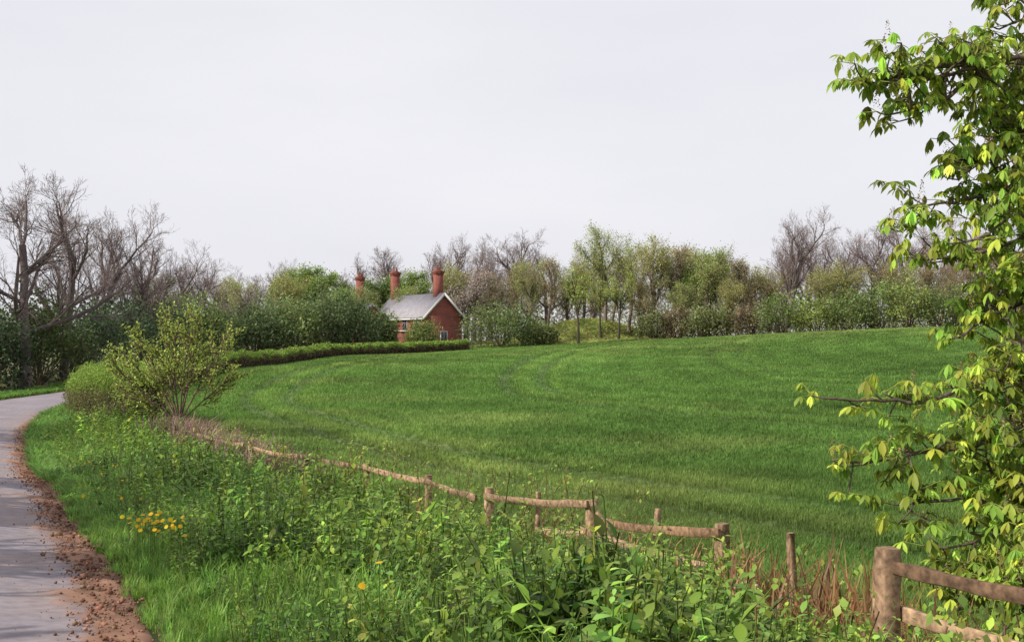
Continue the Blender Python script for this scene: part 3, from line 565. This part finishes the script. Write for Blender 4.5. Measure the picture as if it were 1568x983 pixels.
for Q,rr in work+subs:
    sub=rr[0]<.02
    for k in range(len(Q)-1): wood.append((Q[k],Q[k+1],rr[k],rr[k+1]))
    for k in range(len(Q)):
        if Q[k,0]>4.9: continue
        last=k==len(Q)-1
        if not last and R.random()>(.82 if not sub else .45): continue
        for _ in range(1 if last else R.choice((1,1,2))):
            d=Vector((R.gauss(-.3,.6),R.gauss(0,.6),R.gauss(.1,.5))).normalized() if not last else Vector((-1,0,.1)); L=R.uniform(.08,.26)*(1 if not last else .4); p=Vector(Q[k])
            for j in range(3):
                q=p+d*L/3; wood.append((tuple(p),tuple(q),.007,.005)); p=q; d=(d+Vector((R.gauss(0,.15),R.gauss(0,.15),.14))).normalized()
            for w in range(R.choice((3,4,5))): Lf.append((tuple(p),R.uniform(0,6.28)))
            if R.random()<.3: cand.append(tuple(p))
prism(g,wood,5,(.12,.09,.07),1)
prism(g,[((6.3,9.1,h1(6.3,9)-.2),(6.2,9,E),.38,.30),((6.2,9,E),(6.2,9,E+3.2),.30,.2),((6.2,9,E+3.2),(6.6,9.2,E+6),.2,.08)],12,(.13,.10,.08),1)
pos=[];Ms=[];cols=[];pet=[]
for (p,a) in Lf:
    p=np.array(p); pl=R.uniform(.05,.14); el=R.uniform(-.2,.8); hub=p+pl*np.array([math.cos(a)*math.cos(el),math.sin(a)*math.cos(el),math.sin(el)]); pet.append((p,hub,.0035,.003))
    nlf=R.choice((5,5,7)); base=np.array([.32,.39,.055])*math.exp(R.gauss(0,.42)); base[0]*=R.uniform(.68,1.15); sz=R.uniform(.07,.14); dr=R.uniform(-1.1,-.3)
    for j in range(nlf):
        f=(j-(nlf-1)/2)/((nlf-1)/2); yaw=a-1.5708+f*2.0+R.gauss(0,.08); pos.append(hub); Ms.append((yaw,dr+R.gauss(0,.2),R.gauss(0,.25),sz*(1-.35*abs(f)))); cols.append(base*math.exp(R.gauss(0,.08)))
Ms=np.array(Ms); TV,TF=leaflet(.34,.10,.30); scatter(g,TV,TF,np.array(pos),rotm(Ms[:,0],Ms[:,1],Ms[:,2],Ms[:,3]),np.array(cols),m=0); prism(g,pet,3,(.2,.24,.06),1)
cp=[];
for p in cand:
    for j in range(26):
        t=j/26; rr=.020*(1-t)+.004; a=j*2.4; cp.append((p[0]+rr*math.cos(a),p[1]+rr*math.sin(a),p[2]+.02+t*.13))
rand_leaves(g,np.array(cp),.018,jit((.32,.24,.12),len(cp),.2,.1))
n=9000; u=rng.normal(size=(n,3));u/=np.linalg.norm(u,axis=1,keepdims=True); P=np.array([7.9,9.8,E+3.0])+u*rng.uniform(.5,1,(n,1))*np.array([2.9,3.0,4.0]); rand_leaves(g,P,.16,jit((.28,.38,.06),n,.25,.1))
g.obj('horse_chestnut_tree',[M_leaf,M_bark])

# ------------------------------------------------------------------ brick house (local: gable faces -y)
HX,HY=-9.9,124; house=bpy.data.objects.new('brick_house',None); sc.collection.objects.link(house)
hz=E-1.0; house.location=(HX,HY,hz); house.rotation_euler=(0,0,math.radians(33))
def part(name,boxes,mat,extra=None):
    g=Geo()
    for (x0,x1,y0,y1,z0,z1) in boxes:
        V=[(x,y,z) for z in (z0,z1) for x,y in ((x0,y0),(x1,y0),(x1,y1),(x0,y1))]; g.add(V,[(3,2,1,0),(4,5,6,7),(0,1,5,4),(1,2,6,5),(2,3,7,6),(3,0,4,7)],(1,1,1))
    if extra: 
        for V,F in extra: g.add(V,F,(1,1,1))
    return g.obj(name,[mat],parent=house)
def gabled(x0,x1,y0,y1,e,r): 
    xm=(x0+x1)/2; V=[(x0,y0,-.5),(x1,y0,-.5),(x1,y1,-.5),(x0,y1,-.5),(x0,y0,e),(x1,y0,e),(x1,y1,e),(x0,y1,e),(xm,y0,r),(xm,y1,r)]
    return [(V,[(0,1,5,4),(2,3,7,6),(3,0,4,7),(1,2,6,5)]),(V,[(4,5,8),(6,7,9)])]
def roofslab(x0,x1,y0,y1,e,r,ov=.3,t=.12):
    xm=(x0+x1)/2; k=(r-e)/(xm-x0); out=[]
    for s in (-1,1):
        xe=xm+s*(xm-x0+ov); ze=e-k*ov
        V=[(xm,y0-ov,r+.03),(xe,y0-ov,ze+.03),(xe,y1+ov,ze+.03),(xm,y1+ov,r+.03)]; V+=[(a,b,c+t) for a,b,c in V]
        out.append((V,[(0,1,2,3),(7,6,5,4),(0,4,5,1),(1,5,6,2),(2,6,7,3),(3,7,4,0)]))
    return out
part('walls',[],M_brick,gabled(0,4.9,0,12.8,3.7,6.2)+gabled(-3.8,-.01,9.5,16.5,3.3,5.1))
part('roof',[],M_slate,roofslab(0,4.9,0,12.8,3.7,6.2)+roofslab(-3.8,-.02,9.5,16.5,3.3,5.1,.25))
def barge(x0,x1,y,e,r,w=.26,ov=.33):
    xm=(x0+x1)/2;k=(r-e)/(xm-x0);o=[]
    for s in(-1,1):
        xe=xm+s*(xm-x0+ov);ze=e-k*ov; V=[(xm,y,r+.17),(xe,y,ze+.17),(xe,y,ze-w+.1),(xm,y,r-w+.1)];V+=[(a,b-.05,c) for a,b,c in V]; o.append((V,[(0,1,2,3),(7,6,5,4),(0,4,5,1),(1,5,6,2),(2,6,7,3),(3,7,4,0)]))
    return o
part('bargeboards',[(-.36,-.28,-.3,9.0,3.27,3.42),(-1.6,4.9,-1.8,-1.72,.62,.8)],M_white,barge(0,4.9,-.31,3.7,6.2))
wins=[(2.1,2.9,-.06,-.005,.9,1.9)]; sidew=[(-.06,-.005,1.2,2.2,2.2,3.2),(-.06,-.005,4.2,5.2,2.2,3.2)]
part('window_frames',[(a-.07,b+.07,c,d,e-.07,f+.07) for a,b,c,d,e,f in wins]+[(a,b,c-.08,d+.08,e-.08,f+.08) for a,b,c,d,e,f in sidew],M_white)
part('window_panes',[(a+.02+j*.40,a+.37+j*.40,c-.02,c-.003,e,f) for a,b,c,d,e,f in wins for j in (0,1)]+[(a-.02,a-.003,c+j*.53,c+.47+j*.53,e,f) for a,b,c,d,e,f in sidew for j in (0,1)],M_glass)
def chim(x,y,w,z0,z1): return [(x-w,x+w,y-w*.8,y+w*.8,z0,z1-.5),(x-w*1.15,x+w*1.15,y-w*.95,y+w*.95,z1-.499,z1-.3),(x-w*1.3,x+w*1.3,y-w*1.1,y+w*1.1,z1-.299,z1-.12),(x-w*.9,x+w*.9,y-w*.7,y+w*.7,z1-.119,z1)]
part('chimney_stacks',chim(2.45,1.2,.46,5.4,9.0)+chim(2.45,12.1,.44,5,9.4)+chim(-1.2,14.4,.40,4.4,8.8),M_brick)
g=Geo();sg=[]
for cx,cy,cz in [(2.45,1.2,9.0),(2.45,12.1,9.4),(-1.2,14.4,8.8)]:
    for o_ in (-.22,.22): sg.append(((cx+o_,cy,cz-.01),(cx+o_,cy,cz+.5),.12,.09))
prism(g,sg,10,(1,1,1)); g.obj('chimney_pots',[M_pot],parent=house)
part('porch_walls',[(-2.4,-.02,1.0,5,-.5,1.9),(-.5,4.6,-1.65,-.02,-.5,.6)],M_brick)
part('porch_roof',[(-2.6,-.02,.8,5.2,1.9,2.02),(-.6,4.7,-1.7,-.32,.6,.72)],M_white)

# ------------------------------------------------------------------ light, sky, camera
sv=Vector((-.80,-.40,.68)).normalized(); el=math.asin(sv.z); az=math.atan2(sv.x,sv.y)
sd=bpy.data.lights.new('sun','SUN'); sd.energy=5.0; sd.angle=math.radians(.5); sd.color=(1,.92,.80); so=bpy.data.objects.new('sun',sd); sc.collection.objects.link(so); so.rotation_euler=sv.to_track_quat('Z','Y').to_euler()
w=bpy.data.worlds.new('World'); sc.world=w; w.use_nodes=True; N=w.node_tree.nodes;L=w.node_tree.links; bg=N['Background']
sk=N.new('ShaderNodeTexSky'); sk.sky_type='NISHITA'; sk.sun_disc=False; sk.sun_elevation=el; sk.sun_rotation=az; sk.dust_density=4; sk.air_density=1
tc=N.new('ShaderNodeTexCoord'); no=N.new('ShaderNodeTexNoise'); no.inputs['Scale'].default_value=1.6; no.inputs['Detail'].default_value=5; mp=N.new('ShaderNodeMapping'); mp.inputs['Scale'].default_value=(1,1,3.5); L.new(tc.outputs['Generated'],mp.inputs[0]); L.new(mp.outputs[0],no.inputs[0])
cr=N.new('ShaderNodeMix'); cr.data_type='RGBA'; cr.inputs[6].default_value=(7.2,7.3,8.1,1); cr.inputs[7].default_value=(10.1,10.0,10.3,1); L.new(no.outputs[0],cr.inputs[0])
mx=N.new('ShaderNodeMix'); mx.data_type='RGBA'; mx.inputs[0].default_value=.92; L.new(sk.outputs[0],mx.inputs[6]); L.new(cr.outputs[2],mx.inputs[7]); L.new(mx.outputs[2],bg.inputs[0]); bg.inputs[1].default_value=.1
cd=bpy.data.cameras.new('camera'); cam=bpy.data.objects.new('camera',cd); sc.collection.objects.link(cam); cam.location=(0,0,E); cam.rotation_euler=(math.radians(90.97),0,0); cd.lens=38.6; cd.sensor_width=36; cd.clip_end=5000; cd.clip_start=.1
sc.camera=cam
sc.view_settings.view_transform='Standard'; sc.view_settings.look='None'; sc.view_settings.exposure=0
